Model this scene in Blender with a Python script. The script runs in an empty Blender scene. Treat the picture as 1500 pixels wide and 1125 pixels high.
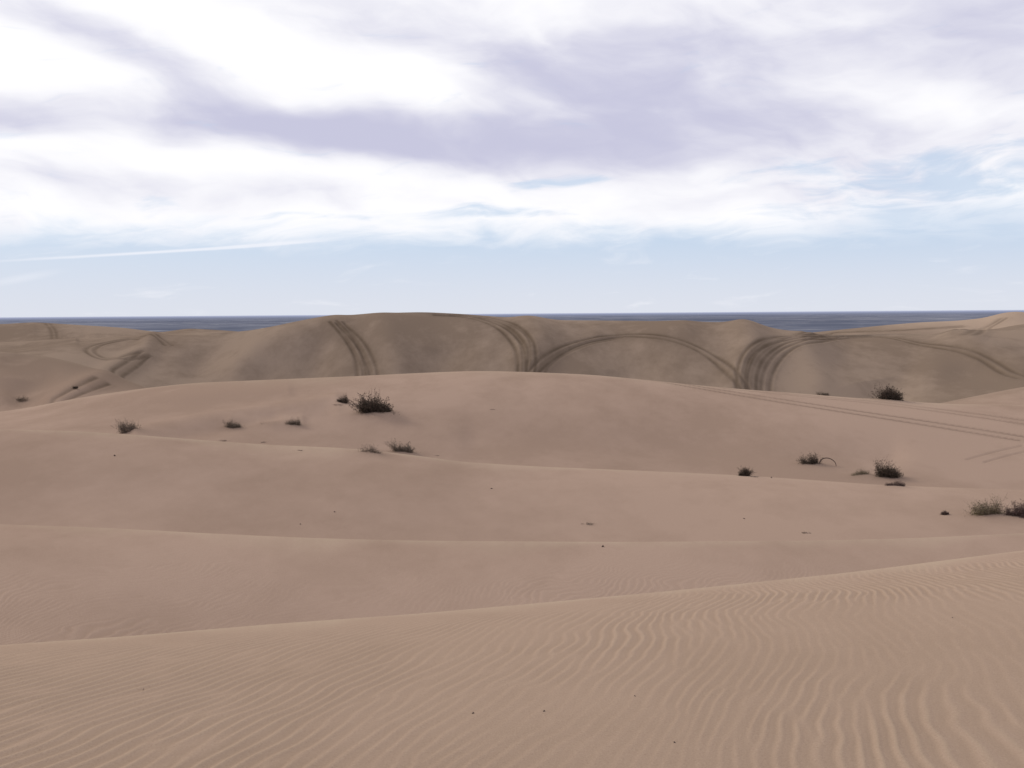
import bpy, math, random
import numpy as np
from mathutils import Matrix, Vector

# ------------------------------------------------------------ camera model
F = 1472.0
PITCH = math.radians(4.02)
ROLL = math.radians(-0.42)
scene = bpy.context.scene
R = Matrix.Rotation(math.pi/2-PITCH, 3, 'X') @ Matrix.Rotation(ROLL, 3, 'Z')
def ray(px, py):
    return R @ Vector(((px-750)/F, (562.5-py)/F, -1.0))
def uw(px, py):
    d = ray(px, py)
    return d.x/d.y, d.z/d.y
def azel(px, py):
    d = ray(px, py).normalized()
    return math.atan2(d.x, d.y), math.asin(d.z)

cam = bpy.data.cameras.new("camera"); camo = bpy.data.objects.new("camera", cam)
scene.collection.objects.link(camo)
camo.matrix_world = R.to_4x4()
cam.sensor_width = 36; cam.lens = 36*F/1500
cam.clip_start = 0.05; cam.clip_end = 300000
scene.camera = camo

# ------------------------------------------------------------ noise textures
def fft_noise(N, beta, kmin, seed, kmax=1e9):
    r = np.random.default_rng(seed)
    w = np.fft.fft2(r.standard_normal((N, N)))
    k = np.fft.fftfreq(N)*N
    kk = np.hypot(*np.meshgrid(k, k))
    kk[0, 0] = 1
    amp = kk**(-beta); amp[kk < kmin] = 0; amp[kk > kmax] = 0
    n = np.real(np.fft.ifft2(w*amp)); n -= n.mean(); n /= n.std()
    return n
def samp(T, x, y):
    N = T.shape[0]
    x = (x % 1.0)*N; y = (y % 1.0)*N
    x0 = np.floor(x).astype(np.int64); y0 = np.floor(y).astype(np.int64)
    fx = x-x0; fy = y-y0
    x0 %= N; y0 %= N; x1 = (x0+1) % N; y1 = (y0+1) % N
    return (T[y0, x0]*(1-fx)+T[y0, x1]*fx)*(1-fy)+(T[y1, x0]*(1-fx)+T[y1, x1]*fx)*fy
soft = fft_noise(1024, 2.4, 4, 3, 40)
soft2 = fft_noise(1024, 1.9, 6, 11, 80)
fbm = fft_noise(1024, 1.5, 4, 21, 400)
NR = 2048; LR = 14.5; LAM = 0.095
def ripple_tex(seed, bs, bt):
    r = np.random.default_rng(seed)
    w = np.fft.fft2(r.standard_normal((NR, NR)))
    k = np.fft.fftfreq(NR)*NR/LR
    KS, KT = np.meshgrid(k, k)
    k0 = 1/LAM
    sp = np.exp(-((KS-k0)/(bs*k0))**2-(KT/(bt*k0))**2)
    c = np.fft.ifft2(w*sp)
    a = np.abs(c); a /= a.mean(); ph = np.angle(c)
    prof = np.cos(ph)+0.28*np.cos(2*ph+0.9)
    return prof*np.minimum(1.0, 0.25+a*0.8)
rip = ripple_tex(5, 0.21, 0.125)

# ------------------------------------------------------------ ridge profiles
UG = np.linspace(-1.7, 1.7, 3401)
def smooth(v, s):
    n = int(4*s/0.001); g = np.exp(-0.5*(np.arange(-n, n+1)*0.001/s)**2); g /= g.sum()
    return np.convolve(np.pad(v, n, mode='edge'), g, mode='valid')
def crest(pts, s=0.018):
    a = np.array([uw(*p) for p in pts])
    return smooth(np.interp(UG, a[:, 0], a[:, 1]), s)
def dist(pts, s=0.06):
    a = np.array([((p[0]-750)/F, p[1]) for p in pts])
    return smooth(np.interp(UG, a[:, 0], a[:, 1]), s)

w1 = crest([(-400,975),(0,945),(200,931),(400,914),(600,900),(750,887),(1000,864),(1250,838),(1500,806),(1900,770)])
w2 = crest([(-500,745),(0,768),(150,773),(300,781),(450,788),(600,792),(900,794),(1200,792),(1350,788),(1500,781),(1900,770)])
w3 = crest([(-400,620),(0,629),(100,631),(200,637),(300,645),(400,652),(500,656),(600,666),(680,677),(800,684),(950,690),(1100,697),(1300,711),(1500,718),(1900,722)], .012)
w4 = crest([(-300,620),(0,604),(60,594),(120,582),(200,570),(280,561),(400,556),(520,551),(620,546),(700,543),(780,545),(870,549),(960,558),(1060,568),(1180,577),(1300,587),(1400,592),(1500,593),(1900,600)], .015)
wx = crest([(-300,500),(0,515),(60,520),(110,531),(160,546),(220,570),(300,590),(400,600),(1250,610),(1340,598),(1400,586),(1450,576),(1500,566),(1900,540)], .010)
w5 = crest([(-300,505),(0,502),(70,498),(130,496),(190,492),(240,489),(300,489),(360,485),(420,476),(480,465),(540,459),(620,457),(680,460),(740,465),(820,469),(950,470),(1040,472),(1110,478),(1160,486),(1230,491),(1300,489),(1400,490),(1450,484),(1500,474),(1900,450)], .009)
w6 = crest([(-300,470),(0,475),(50,472),(100,475),(180,480),(235,487),(275,481),(330,484),(400,490),(500,496),(1000,500),(1130,492),(1190,487),(1250,481),(1300,476),(1350,472),(1400,470),(1440,466),(1470,458),(1490,456),(1520,460),(1900,462)], .005)
d1 = dist([(-600,5.6),(0,6.6),(750,8.6),(1500,11),(2100,13)])
d2 = dist([(0,19),(750,19),(1500,20)])
d3 = dist([(0,42),(500,45),(1000,46),(1500,40)])
d4 = dist([(0,96),(700,102),(1500,92)])
dx = dist([(0,155),(750,150),(1500,145)])
d5 = dist([(-200,265),(200,245),(600,238),(1000,250),(1200,235),(1500,255)])
d6 = dist([(0,400),(750,420),(1300,340),(1500,330)])

cols = np.concatenate([np.linspace(-1.6,-0.57,60,endpoint=False), np.linspace(-0.57,0.57,1150), np.linspace(0.57,1.6,61)[1:]])
def c_(v): return np.interp(cols, UG, v)
W1,W2,W3,W4,WX,W5,W6 = map(c_, (w1,w2,w3,w4,wx,w5,w6))
D1,D2,D3,D4,DX,D5,D6 = map(c_, (d1,d2,d3,d4,dx,d5,d6))

Yrows=[]; Wrows=[]; Trow=[]; Seg=[]
def herm(a,b,ma,mb,t):
    return a*(2*t**3-3*t**2+1)+ma*(t**3-2*t**2+t)+b*(-2*t**3+3*t**2)+mb*(t**3-t**2)
z0=-1.7
for y in 0.4*(2.8/0.4)**np.linspace(0,1,30,endpoint=False):
    Yrows.append(np.full_like(cols,y)); Wrows.append(None); Trow.append(0.0); Seg.append(0)
for t in np.linspace(0,1,320,endpoint=False):
    Yrows.append(2.8*(D1/2.8)**t); Wrows.append(None); Trow.append(t); Seg.append(0)
for j in range(len(Yrows)):
    y=Yrows[j]
    tt=np.clip((y-0.8)/(D1-0.8),0,1)
    z=herm(z0, W1*D1, 0.02*(D1-0.8), (W1+0.06)*(D1-0.8), tt)
    Wrows[j]=z/y
def seg(ya,wa,yb,wb,ma,mb,n,k,p=1.0):
    for t in np.linspace(0,1,n,endpoint=False)**p:
        y=ya*(yb/ya)**t
        w=herm(wa,wb,ma,mb,t)
        Yrows.append(y); Wrows.append(w); Trow.append(t); Seg.append(k)
uu=cols
k3=np.clip(1.1-(uu+0.05)*2.0,0.25,1.0)
k2=np.clip(1.0-np.abs(uu-0.0)*0.4,0.5,1.0)
T1y=D1*1.30; T1w=W1-0.070
seg(D1,W1,T1y,T1w,-0.14,0,24,1)
seg(T1y,T1w,D2,W2,0.03,0.11*k2,230,2)
T2y=D2*1.28; T2w=W2-0.026
seg(D2,W2,T2y,T2w,-0.050*k2,0,14,3)
seg(T2y,T2w,D3,W3,0.01,0.075*k3,160,4)
T3y=D3*1.20; T3w=W3-0.018
seg(D3,W3,T3y,T3w,-0.035*k3,0,14,5)
seg(T3y,T3w,D4,W4,0,0.034,170,6)
T4y=D4*1.15; T4w=W4-0.012
seg(D4,W4,T4y,T4w,-0.014,0,10,7)
seg(T4y,T4w,DX,WX,0,0.020,70,8)
TXy=DX*1.12; TXw=WX-0.012
seg(DX,WX,TXy,TXw,-0.018,0,10,9)
seg(TXy,TXw,D5,W5,0.02,0.022,230,10)
T5y=D5*1.15; T5w=W5-0.010
seg(D5,W5,T5y,T5w,-0.008,0,10,11)
seg(T5y,T5w,D6,W6,0,0.012,50,12)
seg(D6,W6,np.full_like(cols,1200.0),np.full_like(cols,-0.05),-0.02,0,26,13)
Yrows.append(np.full_like(cols,1200.0)); Wrows.append(np.full_like(cols,-0.05)); Trow.append(1); Seg.append(13)
Y=np.array(Yrows); W=np.array(Wrows); T=np.array(Trow)[:,None]; S=np.array(Seg)[:,None]
U=np.broadcast_to(cols,Y.shape).copy()
LY=np.log(Y)
win=np.clip(4*T*(1-T),0,1)
nA=samp(soft,U*0.20+0.13,LY*0.14+0.4); nB=samp(soft2,U*0.22+0.7,LY*0.16)
amp=np.select([S==0,S==2,S==4,S==6,S==8,S==10,S==12],[0.0,0.0024,0.0034,0.0030,0.0026,0.0062,0.0034],0)
W=W+amp*win*(0.9*nA+np.where(S==10,0.45,0.14)*nB)
def spur(pts,A,sig,segs):
    P=np.array([uw(*p) for p in pts])
    rows=np.where(np.isin(S[:,0],segs))[0]
    u0,u1=P[:,0].min()-4*sig/F,P[:,0].max()+4*sig/F
    cs=np.where((cols>u0)&(cols<u1))[0]
    ix=np.ix_(rows,cs)
    a=U[ix]; b=W[ix]; best=np.full(a.shape,1e9)
    for p,q in zip(P[:-1],P[1:]):
        d=q-p; L=(d**2).sum()
        t=np.clip(((a-p[0])*d[0]+(b-p[1])*d[1])/L,0,1)
        best=np.minimum(best,(a-p[0]-t*d[0])**2+(b-p[1]-t*d[1])**2)
    W[ix]=b+A/F*np.exp(-best/(sig/F)**2)*win[rows]**0.5
spur([(200,636),(270,622),(340,610),(420,600),(490,589)],8,11,[6])
spur([(230,650),(300,632),(400,612)],-4,11,[6])
spur([(340,618),(400,622),(440,616)],4,9,[6])
spur([(500,600),(570,610)],5,16,[6])
spur([(700,640),(900,650),(1100,662),(1300,668)],-6,26,[6])
spur([(60,590),(180,585),(320,577),(420,572)],4,10,[6])
spur([(486,462),(430,490),(380,520),(350,548)],15,26,[10])
spur([(330,490),(290,530)],-11,24,[10])
spur([(640,462),(660,500),(640,540)],-14,40,[10])
spur([(560,470),(580,540)],9,26,[10])
spur([(470,500),(460,545)],-9,26,[10])
spur([(775,470),(790,500),(775,540)],16,30,[10])
spur([(1090,478),(1100,510),(1085,560)],16,28,[10])
spur([(900,495),(930,530),(920,545)],-13,45,[10])
spur([(1000,480),(960,490),(880,484)],6,20,[10])
spur([(1250,500),(1320,530),(1300,575)],-18,42,[10])
spur([(1180,500),(1200,560)],6,24,[10])
spur([(1400,490),(1440,520),(1500,540)],13,24,[10])
spur([(225,489),(213,518),(150,553),(75,590)],11,15,[8,10])
spur([(20,520),(60,548),(30,575)],-13,22,[8])
spur([(110,500),(60,506),(0,508)],5,5,[10])
spur([(60,482),(120,490)],-4,12,[12])

def ground(px,py):
    u,w=uw(px,py)
    i=int(np.argmin(np.abs(cols-u)))
    col=W[:,i]
    j=int(np.argmax(col>=w))
    if j>0:
        a=(w-col[j-1])/(col[j]-col[j-1]+1e-12); a=min(max(a,0),1)
        y=Y[j-1,i]*(1-a)+Y[j,i]*a
    else: y=Y[j,i]
    return Vector((u*y,y,w*y))

X=U*Y; Z=W*Y
Dist=np.zeros_like(X)
# ------------------------------------------------------------ wheel tracks
def catmull(P,n=14):
    P=[P[0]]+list(P)+[P[-1]]; out=[]
    for i in range(1,len(P)-2):
        p0,p1,p2,p3=[np.array(p,float) for p in P[i-1:i+3]]
        for k in range(n):
            t=k/n
            out.append(0.5*((2*p1)+(-p0+p2)*t+(2*p0-5*p1+4*p2-p3)*t*t+(-p0+3*p1-3*p2+p3)*t**3))
    out.append(np.array(P[-2],float)); return out
def track(pts,half=0.82,sg=0.34,dark=1.0,depth=0.13,segs=(10,)):
    g=[]
    for p in catmull(pts):
        v=ground(p[0],p[1]); g.append((v.x,v.y))
    g=np.array(g)
    for _ in range(5):
        g[1:-1]=(g[:-2]+2*g[1:-1]+g[2:])/4
    d=np.gradient(g,axis=0); d/=np.linalg.norm(d,axis=1)[:,None]+1e-9
    nrm=np.stack([-d[:,1],d[:,0]],1)
    lines=[g+nrm*half,g-nrm*half] if half>0 else [g]
    rows=np.where(np.isin(S[:,0],segs))[0]
    sx=X[rows]; sy=Y[rows]
    for L in lines:
        x0,x1=L[:,0].min()-2,L[:,0].max()+2; y0,y1=L[:,1].min()-2,L[:,1].max()+2
        m=(sx>x0)&(sx<x1)&(sy>y0)&(sy<y1)
        if not m.any(): continue
        a=sx[m]; b=sy[m]; best=np.full(a.shape,1e9)
        for p,q in zip(L[:-1],L[1:]):
            dd=q-p; l2=(dd**2).sum()+1e-12
            mm=(a>min(p[0],q[0])-2)&(a<max(p[0],q[0])+2)
            aa=a[mm]; bb=b[mm]
            t=np.clip(((aa-p[0])*dd[0]+(bb-p[1])*dd[1])/l2,0,1)
            best[mm]=np.minimum(best[mm],(aa-p[0]-t*dd[0])**2+(bb-p[1]-t*dd[1])**2)
        e=np.exp(-best/(2*sg**2))
        berm=np.exp(-(np.sqrt(best)-2.2*sg)**2/(sg*0.8)**2)
        zz=Z[rows]; zz[m]+=-depth*e+0.35*depth*berm; Z[rows]=zz
        halo=np.exp(-best/(2*(3*sg)**2))*0.22
        dd_=Dist[rows]; dd_[m]=np.maximum(dd_[m],np.maximum(dark*e*np.clip(0.85+0.12*samp(soft,a*0.008,b*0.008)+0.08*samp(fbm,a*.02,b*.02),0,1),halo*dark)); Dist[rows]=dd_
track([(488,470),(508,492),(524,518),(531,552)])
track([(497,472),(525,500),(540,525),(549,552)])
track([(500,474),(520,505),(533,530),(540,552)],dark=.7)
track([(636,459),(690,465),(732,479),(757,503),(764,525),(764,546)])
track([(660,460),(715,466),(752,478),(774,500),(779,522),(776,546)])
track([(700,466),(735,474),(765,492),(771,515),(770,546)],dark=.7)
track([(780,545),(800,526),(835,507),(880,495),(935,491),(985,497),(1025,512),(1060,535),(1084,558),(1092,570)])
track([(784,548),(815,522),(860,503),(910,494)],dark=.6,half=.5)
track([(1086,572),(1086,545),(1094,520),(1115,503),(1150,494),(1195,491),(1225,492)])
track([(1101,573),(1102,548),(1112,522),(1135,505),(1175,496),(1220,494)])
track([(1120,574),(1124,548),(1137,525),(1160,508),(1195,498),(1240,494)],dark=.8)
track([(1094,572),(1094,545),(1105,520),(1128,502),(1165,494)],dark=.6)
track([(1240,494),(1300,494),(1350,504),(1410,513),(1445,527),(1475,545),(1500,553)],dark=.8)
track([(1170,490),(1230,487),(1290,485),(1350,482),(1410,478)],sg=.6,half=1.0,dark=.8,segs=(10,12))
track([(1370,490),(1400,483),(1440,482)],sg=.5,dark=.6,segs=(10,12))
track([(1420,490),(1450,478),(1470,466)],sg=.6,dark=.6,segs=(10,12))
track([(70,594),(110,574),(150,557)],sg=.28,dark=.9,segs=(8,))
track([(150,557),(170,547),(190,535),(212,518)],sg=.32,dark=.9,segs=(10,))
track([(214,517),(180,524),(150,525),(132,514),(145,505),(180,498),(210,494)],sg=.42,dark=.8,segs=(8,10))
track([(225,489),(236,497),(247,506)],sg=.42,dark=.8,segs=(10,))
track([(70,474),(78,484),(80,496)],sg=.5,dark=.6,segs=(12,))
track([(985,561),(1100,580),(1240,602),(1370,622),(1500,643)],half=.8,sg=.13,dark=.85,depth=.07,segs=(6,))
track([(1010,563),(1150,577),(1300,592),(1420,607),(1510,620)],half=.8,sg=.13,dark=.7,depth=.07,segs=(6,))
track([(1430,675),(1470,664),(1510,655)],half=.6,sg=.10,dark=.25,depth=.05,segs=(6,))

# ------------------------------------------------------------ ripples (true relief)
wx_=0.11*samp(soft,X*0.035,Y*0.035)+0.032*samp(soft2,X*0.05+.3,Y*0.05)
Yc=np.minimum(Y,9.0)
s_=0.915*X-0.40*Y+0.045*X*Yc+wx_
t_=0.40*X+0.915*Y
h1=samp(rip,s_/LR,t_/LR)
a2=math.radians(30)
h2=samp(rip,((X*math.cos(a2)-Y*math.sin(a2))*0.80+wx_*2)/LR+.37,((X*math.sin(a2)+Y*math.cos(a2))*0.80)/LR+.11)
patch=np.clip(0.82+0.38*samp(soft,X*0.025+.5,Y*0.025)+0.15*samp(soft2,X*.06,Y*.04),0.2,1.3)
A1=np.where(S==0,1.0,np.where(S==1,np.clip(1-T*2,0,1),0))*0.0042
A1=A1*np.clip((Y-0.6)/1.0,0,1)
tcr=np.where(S==0,np.clip((1-T)*5,0.05,1),np.where(S==1,.05,1))
A2=np.where((S==1),np.clip(T*2-1,0,1),np.where(S==2,1,0))*0.0036*np.clip((20-Y)/8,0,1)
A2=A2*np.where(S==2,np.clip((1-T)*4,0,1),1)
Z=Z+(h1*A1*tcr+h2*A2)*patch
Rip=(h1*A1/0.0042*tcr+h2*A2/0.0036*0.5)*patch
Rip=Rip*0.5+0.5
tone=np.clip(0.5+0.32*samp(soft,X*0.004+.2,Y*0.002+.6)+0.16*samp(fbm,X*0.03,Y*0.015)+0.12*samp(fbm,U*.5,LY*.35),0,1)
vis=np.isin(S,[0,2,4,6,8,10,12])
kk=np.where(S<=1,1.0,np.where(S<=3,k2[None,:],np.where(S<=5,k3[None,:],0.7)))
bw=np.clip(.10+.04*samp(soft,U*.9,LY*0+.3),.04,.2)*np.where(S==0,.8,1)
rim_light_tint=np.where(vis,np.clip((T-(1-bw))/bw,0,1)**1.6,0)*np.where(S>=8,.5,1.0)  # mask for the sunlit crest rim, painted as paler sand
rim_light_tint=np.where(np.isin(S,[1,3,5,7,9,11]),np.clip(1-3*T,0,1)*np.where(S>=8,.5,1.0),rim_light_tint)
rim_light_tint=rim_light_tint*kk*np.clip(.8+.25*samp(fbm,U*1.3,LY*0+.7),.2,1.2)
trough_shade_tint=np.where(np.isin(S,[1,3,5,7]),np.clip(3*T-1,0,1),np.where(np.isin(S,[2,4,6]),np.clip(1-T*1.25,0,1)**1.0,0))*np.clip(.85+.3*samp(soft,U*.3+.1,LY*.2),0,1.3)  # mask for trough shading put into the sand colour

SH=[ # px,py(base),w,h,kind
 (503,590,24,11,'dark'),(555,607,52,31,'big'),(190,634,34,24,'wisp'),(339,628,27,14,'grey'),(431,624,29,13,'grey'),
 (398,622,34,5,'litter'),(543,665,40,15,'wisp'),(592,664,36,21,'grey'),(1190,681,30,17,'dark'),(1090,697,19,14,'dark'),
 (1298,702,44,25,'big'),(1264,699,34,12,'green'),(1308,714,34,11,'brown'),(1385,754,14,7,'brown'),(1450,757,48,26,'green'),
 (1492,760,40,25,'brown'),(1303,588,40,23,'big'),(1207,579,22,6,'grey'),(22,590,52,9,'dark'),
 (110,569,10,5,'dark'),(328,646,16,5,'litter'),(386,648,10,4,'litter'),(640,668,9,3,'litter'),(1106,699,14,3,'litter'),
 (722,600,8,3,'litter'),(862,768,22,2,'litter'),(1180,781,14,2,'litter'),(495,593,14,4,'litter'),(440,660,8,3,'litter'),(560,613,26,4,'litter')]
pos=[ground(px,py) for (px,py,w,h,k) in SH]
for (px,py,w,h,k),p in zip(SH,pos):
    if w<25: continue
    r=w/F*p.y*0.75
    rows=np.where(np.abs(Y[:,600]-p.y)<p.y*0.35)[0]
    g=np.exp(-((X[rows]-p.x)**2+(Y[rows]-p.y)**2)/(r*r))
    Z[rows]+=g*0.12*r
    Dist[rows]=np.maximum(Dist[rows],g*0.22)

# ------------------------------------------------------------ terrain mesh
nr,nc=Y.shape
back=np.array([-60.0,-20.0,-6.0,-1.0,0.1])
bx=np.array([60.,24.,8.,2.5,0.9])
XB=np.array([cols*b for b in bx]); YB=np.array([np.full_like(cols,b) for b in back]); ZB=np.full_like(XB,z0)
XX=np.vstack([XB,X]); YY=np.vstack([YB,Y]); ZZ=np.vstack([ZB,Z])
hf=np.full_like(XB,.5)
DD=np.vstack([hf*0,Dist]); RR=np.vstack([hf,Rip]); TT=np.vstack([hf,tone]); BB=np.vstack([hf*0,rim_light_tint]); HH=np.vstack([hf*0,trough_shade_tint])
nr=XX.shape[0]
co=np.stack([XX,YY,ZZ],-1).reshape(-1,3).astype(np.float32)
idx=np.arange(nr*nc,dtype=np.int32).reshape(nr,nc)
q=np.stack([idx[:-1,:-1],idx[:-1,1:],idx[1:,1:],idx[1:,:-1]],-1).reshape(-1,4)
me=bpy.data.meshes.new("sand_dunes")
me.vertices.add(len(co)); me.vertices.foreach_set("co",co.ravel())
me.loops.add(q.size); me.loops.foreach_set("vertex_index",q.ravel())
me.polygons.add(len(q)); me.polygons.foreach_set("loop_start",np.arange(0,q.size,4,dtype=np.int32))
me.polygons.foreach_set("use_smooth",np.ones(len(q),dtype=bool))
me.update(calc_edges=True)
for nm,arr in (("disturbed",DD),("ripple",RR),("tone",TT),("rim_light_tint",BB),("trough_shade_tint",HH)):
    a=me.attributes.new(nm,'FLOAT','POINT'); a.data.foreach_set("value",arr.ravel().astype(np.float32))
dunes=bpy.data.objects.new("sand_dunes",me); scene.collection.objects.link(dunes)

# ------------------------------------------------------------ materials
def mat(name):
    m=bpy.data.materials.new(name); m.use_nodes=True; nt=m.node_tree
    b=nt.nodes["Principled BSDF"]; b.inputs["Roughness"].default_value=0.95
    b.inputs["Specular IOR Level"].default_value=0.0
    return m,nt,b
def mk(nt,t,**kw):
    n=nt.nodes.new(t)
    for k,v in kw.items(): setattr(n,k,v)
    return n
def lk(nt,a,b): nt.links.new(a,b)
def mixc(nt,fac,a,b,bt='MIX'):
    n=mk(nt,"ShaderNodeMix",data_type='RGBA',blend_type=bt)
    for sck,v in ((0,fac),(6,a),(7,b)):
        if hasattr(v,'is_output'): lk(nt,v,n.inputs[sck])
        else: n.inputs[sck].default_value = v if sck==0 else (*v,1)
    return n.outputs[2]
def math_(nt,op,a,b=None,c=None,clamp=False):
    n=mk(nt,"ShaderNodeMath",operation=op,use_clamp=clamp)
    for i,v in enumerate((a,b,c)):
        if v is None: continue
        if hasattr(v,'is_output'): lk(nt,v,n.inputs[i])
        else: n.inputs[i].default_value=v
    return n.outputs[0]
def rmp(v,a,b_,nt,lo=0.,hi=1.,interp='SMOOTHSTEP'):
    n=mk(nt,"ShaderNodeMapRange",interpolation_type=interp); n.inputs[1].default_value=a; n.inputs[2].default_value=b_
    n.inputs[3].default_value=lo; n.inputs[4].default_value=hi
    lk(nt,v,n.inputs[0]); return n.outputs[0]
def noi(scale,detail,rough,vec,nt):
    n=mk(nt,"ShaderNodeTexNoise"); n.inputs["Scale"].default_value=scale; n.inputs["Detail"].default_value=detail
    n.inputs["Roughness"].default_value=rough
    lk(nt,vec,n.inputs["Vector"]); return n.outputs["Fac"]

m,nt,b=mat("sand")
geo=mk(nt,"ShaderNodeNewGeometry"); P=geo.outputs["Position"]
def attr(n): return mk(nt,"ShaderNodeAttribute",attribute_name=n).outputs["Fac"]
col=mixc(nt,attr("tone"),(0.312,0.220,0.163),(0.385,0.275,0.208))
col=mixc(nt,math_(nt,'MULTIPLY',attr("trough_shade_tint"),.45),col,(0.257,0.182,0.140))  # painted shade: darker sand towards the troughs
grain=noi(95,2,.75,P,nt)
col=mixc(nt,rmp(grain,.52,.74,nt,hi=.45),col,(0.18,0.12,0.08))
col=mixc(nt,rmp(grain,.46,.28,nt,hi=.35),col,(0.54,0.43,0.31))
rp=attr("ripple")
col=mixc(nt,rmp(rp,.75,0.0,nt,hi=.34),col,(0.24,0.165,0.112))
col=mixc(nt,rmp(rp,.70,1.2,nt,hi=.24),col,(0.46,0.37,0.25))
sep=mk(nt,"ShaderNodeSeparateXYZ"); lk(nt,P,sep.inputs[0])
nearf=rmp(sep.outputs["Y"],14,4,nt,hi=.45)
col=mixc(nt,nearf,col,(0.315,0.230,0.157))
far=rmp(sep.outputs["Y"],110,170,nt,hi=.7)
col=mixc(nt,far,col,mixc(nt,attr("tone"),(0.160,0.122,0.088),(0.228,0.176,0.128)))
col=mixc(nt,math_(nt,'MULTIPLY',attr("rim_light_tint"),.38,clamp=True),col,(0.45,0.36,0.255))  # painted light: pale sand where crest rims catch the sun
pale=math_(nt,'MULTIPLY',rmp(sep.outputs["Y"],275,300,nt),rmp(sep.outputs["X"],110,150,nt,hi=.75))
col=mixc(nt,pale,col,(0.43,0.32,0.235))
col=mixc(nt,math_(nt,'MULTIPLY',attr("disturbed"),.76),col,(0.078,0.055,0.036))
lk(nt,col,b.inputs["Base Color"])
bp=mk(nt,"ShaderNodeBump"); bp.inputs["Strength"].default_value=.6; bp.inputs["Distance"].default_value=.003
lk(nt,grain,bp.inputs["Height"]); lk(nt,bp.outputs[0],b.inputs["Normal"])
me.materials.append(m)

m,nt,b=mat("scrub_plain")
geo=mk(nt,"ShaderNodeNewGeometry"); P2=geo.outputs["Position"]
v1=noi(0.0006,6,.7,P2,nt); v2=noi(0.005,4,.7,P2,nt)
c=mixc(nt,rmp(v1,.38,.62,nt),(0.100,0.112,0.150),(0.19,0.20,0.24))  # blue cast of the air is painted into the ground colour
c=mixc(nt,rmp(v2,.54,.68,nt,hi=.8),c,(0.38,0.37,0.37))
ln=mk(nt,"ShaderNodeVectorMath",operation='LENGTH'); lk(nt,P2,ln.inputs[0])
c=mixc(nt,rmp(ln.outputs["Value"],4000,30000,nt,hi=.75),c,(0.28,0.32,0.44))  # aerial haze painted in, paler with distance
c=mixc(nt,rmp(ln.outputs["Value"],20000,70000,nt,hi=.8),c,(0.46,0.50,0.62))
lk(nt,c,b.inputs["Base Color"])
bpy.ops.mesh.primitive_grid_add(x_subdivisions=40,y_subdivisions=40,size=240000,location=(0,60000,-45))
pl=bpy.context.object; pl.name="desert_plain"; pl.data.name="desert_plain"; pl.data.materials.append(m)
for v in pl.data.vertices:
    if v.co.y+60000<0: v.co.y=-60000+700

# ------------------------------------------------------------ shrubs
def plantmat(name,a,b_):
    m,nt,b=mat(name)
    oi=mk(nt,"ShaderNodeNewGeometry")
    lk(nt,mixc(nt,oi.outputs["Random Per Island"],a,b_),b.inputs["Base Color"]); return m
tw_d=plantmat("twig_dark",(0.07,0.052,0.042),(0.17,0.125,0.10))
tw_g=plantmat("twig_grey",(0.17,0.13,0.10),(0.29,0.225,0.175))
lf_d=plantmat("leaf_dark",(0.040,0.035,0.026),(0.115,0.086,0.064))
lf_g=plantmat("leaf_grey",(0.11,0.092,0.068),(0.23,0.185,0.14))
lf_n=plantmat("leaf_green",(0.13,0.12,0.065),(0.27,0.22,0.135))
lf_b=plantmat("leaf_brown",(0.07,0.046,0.043),(0.17,0.115,0.10))
KIND={'dark':(tw_d,lf_d,1.3,1.0),'big':(tw_d,lf_d,2.2,1.2),'wisp':(tw_g,lf_g,1.3,.25),'grey':(tw_g,lf_g,1.4,.8),
      'green':(tw_g,lf_n,1.8,.6),'brown':(tw_d,lf_b,1.8,1.0),'litter':(tw_g,lf_b,.3,.3)}
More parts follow.
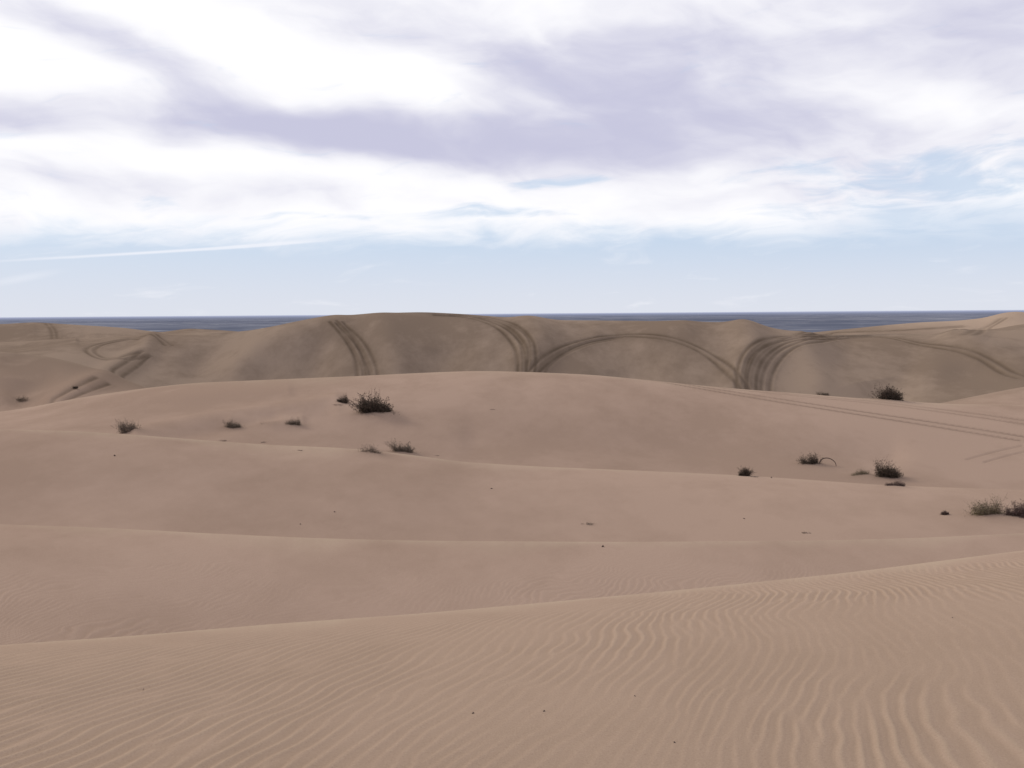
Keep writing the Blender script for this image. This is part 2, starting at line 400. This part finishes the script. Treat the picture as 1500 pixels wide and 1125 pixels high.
def shrub(name,p,wid,hei,kind,seed):
    rnd=random.Random(seed); tm,lm,dens,leafy=KIND[kind]
    V=[];Fc=[];MI=[]
    tr0=max(0.005,hei*0.010)
    wind=rnd.choice([-1,1])*rnd.uniform(.1,.4)
    ncl=5 if kind!='litter' else 3
    clumps=[]
    for i in range(ncl):
        cx=(-.34+.68*(i+.5)/ncl)+rnd.uniform(-.06,.06)
        if kind=='big': fall=(1.0-.5*(i/(ncl-1)))
        else: fall=rnd.uniform(.45,1.0)
        clumps.append((cx,rnd.uniform(-.15,.15),min(1.05,fall*rnd.uniform(.9,1.12))))
    def tube(pts,r0,r1):
        base=len(V); n=len(pts)
        for i,q in enumerate(pts):
            r=r0+(r1-r0)*i/(n-1)
            d=(pts[min(i+1,n-1)]-pts[max(i-1,0)]).normalized()
            a=d.orthogonal().normalized(); c=d.cross(a)
            for k in range(3):
                an=2*math.pi*k/3; V.append(q+a*math.cos(an)*r+c*math.sin(an)*r)
        for i in range(n-1):
            for k in range(3):
                k2=(k+1)%3
                Fc.append((base+i*3+k,base+i*3+k2,base+(i+1)*3+k2,base+(i+1)*3+k)); MI.append(0)
    def leaf(q,s):
        a=Vector((rnd.gauss(0,1),rnd.gauss(0,1),rnd.gauss(0,1))).normalized()
        c=a.orthogonal().normalized()
        c=(Matrix.Rotation(rnd.uniform(0,6.28),3,a)@c); e=a.cross(c)
        base=len(V)
        V.extend([q-c*s,q+e*s*.4,q+c*s,q-e*s*.4]); Fc.append((base,base+1,base+2,base+3)); MI.append(1)
    for i in range(int(110*dens)):
        lb=rnd.choice(clumps)
        root=Vector((lb[0]*wid+rnd.gauss(0,.05)*wid,lb[1]*wid+rnd.gauss(0,.05)*wid,-0.05*hei))
        az=rnd.uniform(0,2*math.pi); out=abs(rnd.gauss(0,.5))
        L=hei*lb[2]*rnd.uniform(.55,1.2)
        d=Vector((math.cos(az)*out+wind,math.sin(az)*out,1))
        if kind=='litter': d=Vector((math.cos(az)*3,math.sin(az)*2,.5)); L=wid*.25
        d.normalize()
        pts=[root.copy()]; q=root.copy(); dd=d.copy()
        for s in range(5):
            dd=(dd+Vector((rnd.gauss(wind*.12,.24),rnd.gauss(0,.24),rnd.gauss(.0,.13)))).normalized()
            q=q+dd*L/5
            if q.z<0: q.z=0.01*hei
            pts.append(q.copy())
            if s>=1 and rnd.random()<.85:
                sd=(dd+Vector((rnd.gauss(0,.7),rnd.gauss(0,.7),rnd.gauss(.1,.5)))).normalized()
                tube([q.copy(),q+sd*L*.14,q+sd*L*.28+Vector((0,0,rnd.gauss(0,.03)*hei))],tr0*.6,tr0*.3)
                for _ in range(int(4*leafy)): leaf(q+sd*L*rnd.uniform(.05,.3)+Vector((rnd.gauss(0,.02),rnd.gauss(0,.02),rnd.gauss(0,.02)))*wid,hei*rnd.uniform(.018,.045))
            for _ in range(int(6*leafy*(1.2-.17*s)+rnd.random())): leaf(q+Vector((rnd.gauss(0,.035),rnd.gauss(0,.035),rnd.gauss(0,.03)))*wid,hei*rnd.uniform(.018,.05))
        tube(pts,tr0,tr0*.35)
    for _ in range(int(240*leafy)):
        leaf(Vector((rnd.gauss(0,.27)*wid,rnd.gauss(0,.2)*wid,abs(rnd.gauss(0,.07))*hei)),hei*rnd.uniform(.015,.04))
    me=bpy.data.meshes.new(name); me.from_pydata([tuple(v) for v in V],[],Fc)
    me.materials.append(tm); me.materials.append(lm)
    me.polygons.foreach_set("material_index",MI); me.update()
    o=bpy.data.objects.new(name,me); o.location=p; scene.collection.objects.link(o); return o
NAMES={'dark':'desert_shrub','big':'creosote_bush','wisp':'dry_grass_tuft','grey':'sagebrush','green':'green_desert_shrub','brown':'dead_shrub','litter':'twig_litter'}
for i,((px,py,w,h,k),p) in enumerate(zip(SH,pos)):
    shrub(NAMES[k],p,w/F*p.y,h/F*p.y*1.0,k,100+i)
p=ground(1200,682); sc=p.y/F
V=[];Fc=[];n=16
for i in range(n):
    t=i/(n-1); a=math.pi*(1-t)
    cx=math.cos(a)*12*sc+12*sc; cz=math.sin(a)*12*sc*(1-.1*t)-0.02
    r=.045*(1-.5*t)
    for k in range(6):
        an=2*math.pi*k/6
        V.append((cx+math.cos(a)*math.cos(an)*r,math.sin(an)*r+.15*math.sin(t*5),cz+math.sin(a)*math.cos(an)*r))
for i in range(n-1):
    for k in range(6):
        Fc.append((i*6+k,i*6+(k+1)%6,(i+1)*6+(k+1)%6,(i+1)*6+k))
bm=bpy.data.meshes.new("bent_branch"); bm.from_pydata(V,[],Fc); bm.materials.append(tw_d)
bo=bpy.data.objects.new("bent_branch",bm); bo.location=p; scene.collection.objects.link(bo)

# the few chips of debris that lie on the sand (one object)
rnd=random.Random(4); V=[];Fc=[]
for (px,py,s) in [(693,1045,.006),(797,1042,.006),(988,1088,.006),(930,1020,.005),(1395,905,.006),(440,768,.03),(883,801,.03),(168,668,.05),(210,1010,.005),(1130,700,.05),(490,750,.03),(1090,760,.03),(720,716,.03)]:
    c=ground(px,py); c.z+=s*.3
    el_=rnd.uniform(1,2.2)
    an=rnd.uniform(0,6.28); ax=Vector((math.cos(an),math.sin(an),0)); ay=Vector((-math.sin(an),math.cos(an),0))
    b0=len(V)
    V.extend([c-ax*s*el_,c+ay*s*.8,c+ax*s*el_,c-ay*s*.8,c+Vector((0,0,s*.9)),c-Vector((0,0,s*.5))])
    for k in range(4):
        Fc.append((b0+k,b0+(k+1)%4,b0+4)); Fc.append((b0+(k+1)%4,b0+k,b0+5))
dm=bpy.data.meshes.new("sand_debris"); dm.from_pydata([tuple(v) for v in V],[],Fc); dm.materials.append(tw_d)
scene.collection.objects.link(bpy.data.objects.new("sand_debris",dm))

# ------------------------------------------------------------ sky
SUN_EL=math.radians(29); SUN_AZ=math.radians(-56)
wd=bpy.data.worlds.new("World"); scene.world=wd; wd.use_nodes=True; nt=wd.node_tree
for n in list(nt.nodes): nt.nodes.remove(n)
out=mk(nt,"ShaderNodeOutputWorld"); bg=mk(nt,"ShaderNodeBackground"); bg.inputs[1].default_value=0.1
lk(nt,bg.outputs[0],out.inputs[0])
sky=mk(nt,"ShaderNodeTexSky",sky_type='NISHITA'); sky.sun_disc=False
sky.sun_elevation=SUN_EL; sky.sun_rotation=SUN_AZ
tc=mk(nt,"ShaderNodeTexCoord"); sp=mk(nt,"ShaderNodeSeparateXYZ"); lk(nt,tc.outputs["Generated"],sp.inputs[0])
az=math_(nt,'ARCTAN2',sp.outputs[0],sp.outputs[1]); el=math_(nt,'ARCSINE',sp.outputs[2])
cb=mk(nt,"ShaderNodeCombineXYZ"); lk(nt,az,cb.inputs[0]); lk(nt,el,cb.inputs[1]); PA=cb.outputs[0]
def mapping(vec,loc=(0,0,0),rot=0,scale=(1,1,1),vt='TEXTURE'):
    n=mk(nt,"ShaderNodeMapping",vector_type=vt)
    n.inputs["Location"].default_value=loc; n.inputs["Rotation"].default_value=(0,0,rot); n.inputs["Scale"].default_value=scale
    lk(nt,vec,n.inputs["Vector"]); return n.outputs[0]
def vnoise(vec,scale,detail,rough,dist=0,color=False):
    n=mk(nt,"ShaderNodeTexNoise"); n.inputs["Scale"].default_value=scale; n.inputs["Detail"].default_value=detail
    n.inputs["Roughness"].default_value=rough; n.inputs["Distortion"].default_value=dist
    lk(nt,vec,n.inputs["Vector"]); return n.outputs["Color" if color else "Fac"]
wv=vnoise(mapping(PA,scale=(1,2.2,1),vt='POINT'),5,3,.5,color=True)
s1=mk(nt,"ShaderNodeVectorMath",operation='SUBTRACT'); lk(nt,wv,s1.inputs[0]); s1.inputs[1].default_value=(.5,.5,.5)
s2=mk(nt,"ShaderNodeVectorMath",operation='MULTIPLY'); lk(nt,s1.outputs[0],s2.inputs[0]); s2.inputs[1].default_value=(.16,.055,0)
s3=mk(nt,"ShaderNodeVectorMath",operation='ADD'); lk(nt,PA,s3.inputs[0]); lk(nt,s2.outputs[0],s3.inputs[1]); PW=s3.outputs[0]
streak=vnoise(mapping(PW,rot=math.radians(-9),scale=(1/3.0,1/13.,1)),1.6,5,.52,.0)
puff=vnoise(mapping(PW,rot=math.radians(-14),scale=(1/5.,1/12.,1)),2.4,5,.48,.0)
fine=vnoise(mapping(PW,rot=math.radians(5),scale=(1/6.,1/30.,1)),2.2,6,.58,.3)
def blob(vec,px,py,rx,ry,rot):
    a,e=azel(px,py)
    mp=mapping(vec,loc=(a,e,0),rot=math.radians(rot),scale=(rx/F,ry/F,10))
    g=mk(nt,"ShaderNodeTexGradient",gradient_type='SPHERICAL'); lk(nt,mp,g.inputs[0]); return g.outputs["Fac"]
def summ(vec,L):
    acc=None
    for (px,py,rx,ry,rot,w) in L:
        v=blob(vec,px,py,rx,ry,rot)
        s=mk(nt,"ShaderNodeMapRange",interpolation_type='SMOOTHSTEP'); s.inputs[1].default_value=0; s.inputs[2].default_value=1.0
        lk(nt,v,s.inputs[0])
        acc=math_(nt,'MULTIPLY_ADD',s.outputs[0],w,acc if acc is not None else 0.0)
    return acc
dark=summ(PW,[(880,140,420,180,0,1.15),(760,215,420,65,-4,.55),(300,178,540,62,-3,1.05),(560,200,330,65,-7,.6),(270,100,360,55,-20,.75),
 (100,35,200,55,-20,.5),(540,15,300,80,-8,.55),(690,60,170,80,-20,.35),(1300,40,560,170,0,.7),(1480,60,280,160,0,.4),(1200,195,480,110,-4,.6),
 (360,285,300,40,0,.5),(60,265,230,45,0,.5),(10,165,160,60,0,.55),(1340,250,380,60,4,.35),(1050,300,300,30,2,.3),
 (610,125,150,85,-25,-.75),(1350,140,210,45,-15,-.65),(60,100,260,90,0,-.4),(330,40,260,70,-20,-.3),(1100,110,200,60,-12,-.25),
 (300,235,500,40,0,-.2)])
holes=summ(PW,[(1420,290,380,75,4,1.0),(1480,225,300,40,4,.6),(830,263,190,16,0,.85),(690,321,240,20,2,.9),(450,322,180,12,0,.5),(240,295,90,10,0,.5),(1180,250,240,34,3,.6)])
nz=math_(nt,'SUBTRACT',streak,.5)
nf=math_(nt,'SUBTRACT',fine,.5)
npf=math_(nt,'SUBTRACT',puff,.5)
e1=math_(nt,'MULTIPLY_ADD',nz,.035,el); e1=math_(nt,'MULTIPLY_ADD',nf,.045,e1)
cov=rmp(e1,.058,.096,nt)
hd=math_(nt,'MULTIPLY_ADD',nf,2.6,holes); hd=math_(nt,'MULTIPLY_ADD',nz,1.0,hd)
cov=math_(nt,'SUBTRACT',cov,rmp(hd,.25,1.2,nt,hi=.70),clamp=True)
wis=rmp(fine,.56,.80,nt,hi=.35)
cov=math_(nt,'MAXIMUM',cov,wis)
dk=math_(nt,'MULTIPLY_ADD',npf,1.3,dark); dk=math_(nt,'MULTIPLY_ADD',nz,.8,dk); dk=math_(nt,'MULTIPLY_ADD',nf,.4,dk)
high=rmp(el,.34,.7,nt,hi=.45); dk=math_(nt,'ADD',dk,high)
dk=math_(nt,'ADD',dk,rmp(sp.outputs[1],.3,-.5,nt,hi=.8))  # unseen sky behind the camera, darkened to deepen shading on the dunes
dk=rmp(dk,-.14,1.55,nt)
cc=mixc(nt,dk,(10.1,10.05,10.3),(5.8,5.8,7.4))
haze=rmp(el,-.02,.12,nt,lo=.97,hi=.85)
clear=mixc(nt,haze,sky.outputs[0],(5.4,6.85,8.9))
hz2=rmp(el,-.005,.105,nt,lo=1.0,hi=.0)
clear=mixc(nt,hz2,clear,(7.3,7.6,8.4))
skyc=mixc(nt,cov,clear,cc)
ct=math_(nt,'ADD',summ(PA,[(250,368,320,3.2,4.4,1.1),(400,357,140,4.6,5.5,.9),(30,408,70,8,12,.4),(1400,296,160,3.5,3,.7)]),0.0,clamp=True)
ct=math_(nt,'MULTIPLY',ct,.7)
skyc=mixc(nt,ct,skyc,(9.2,9.3,9.9))
lk(nt,skyc,bg.inputs[0])

sl=bpy.data.lights.new("sun",'SUN'); sl.energy=1.75; sl.angle=math.radians(10); sl.color=(1,.93,.82)
so=bpy.data.objects.new("sun",sl); scene.collection.objects.link(so)
dirv=Vector((math.sin(SUN_AZ)*math.cos(SUN_EL),math.cos(SUN_AZ)*math.cos(SUN_EL),math.sin(SUN_EL)))
so.rotation_euler=dirv.to_track_quat('Z','Y').to_euler()
scene.view_settings.view_transform='Standard'; scene.view_settings.look='None'; scene.view_settings.exposure=0
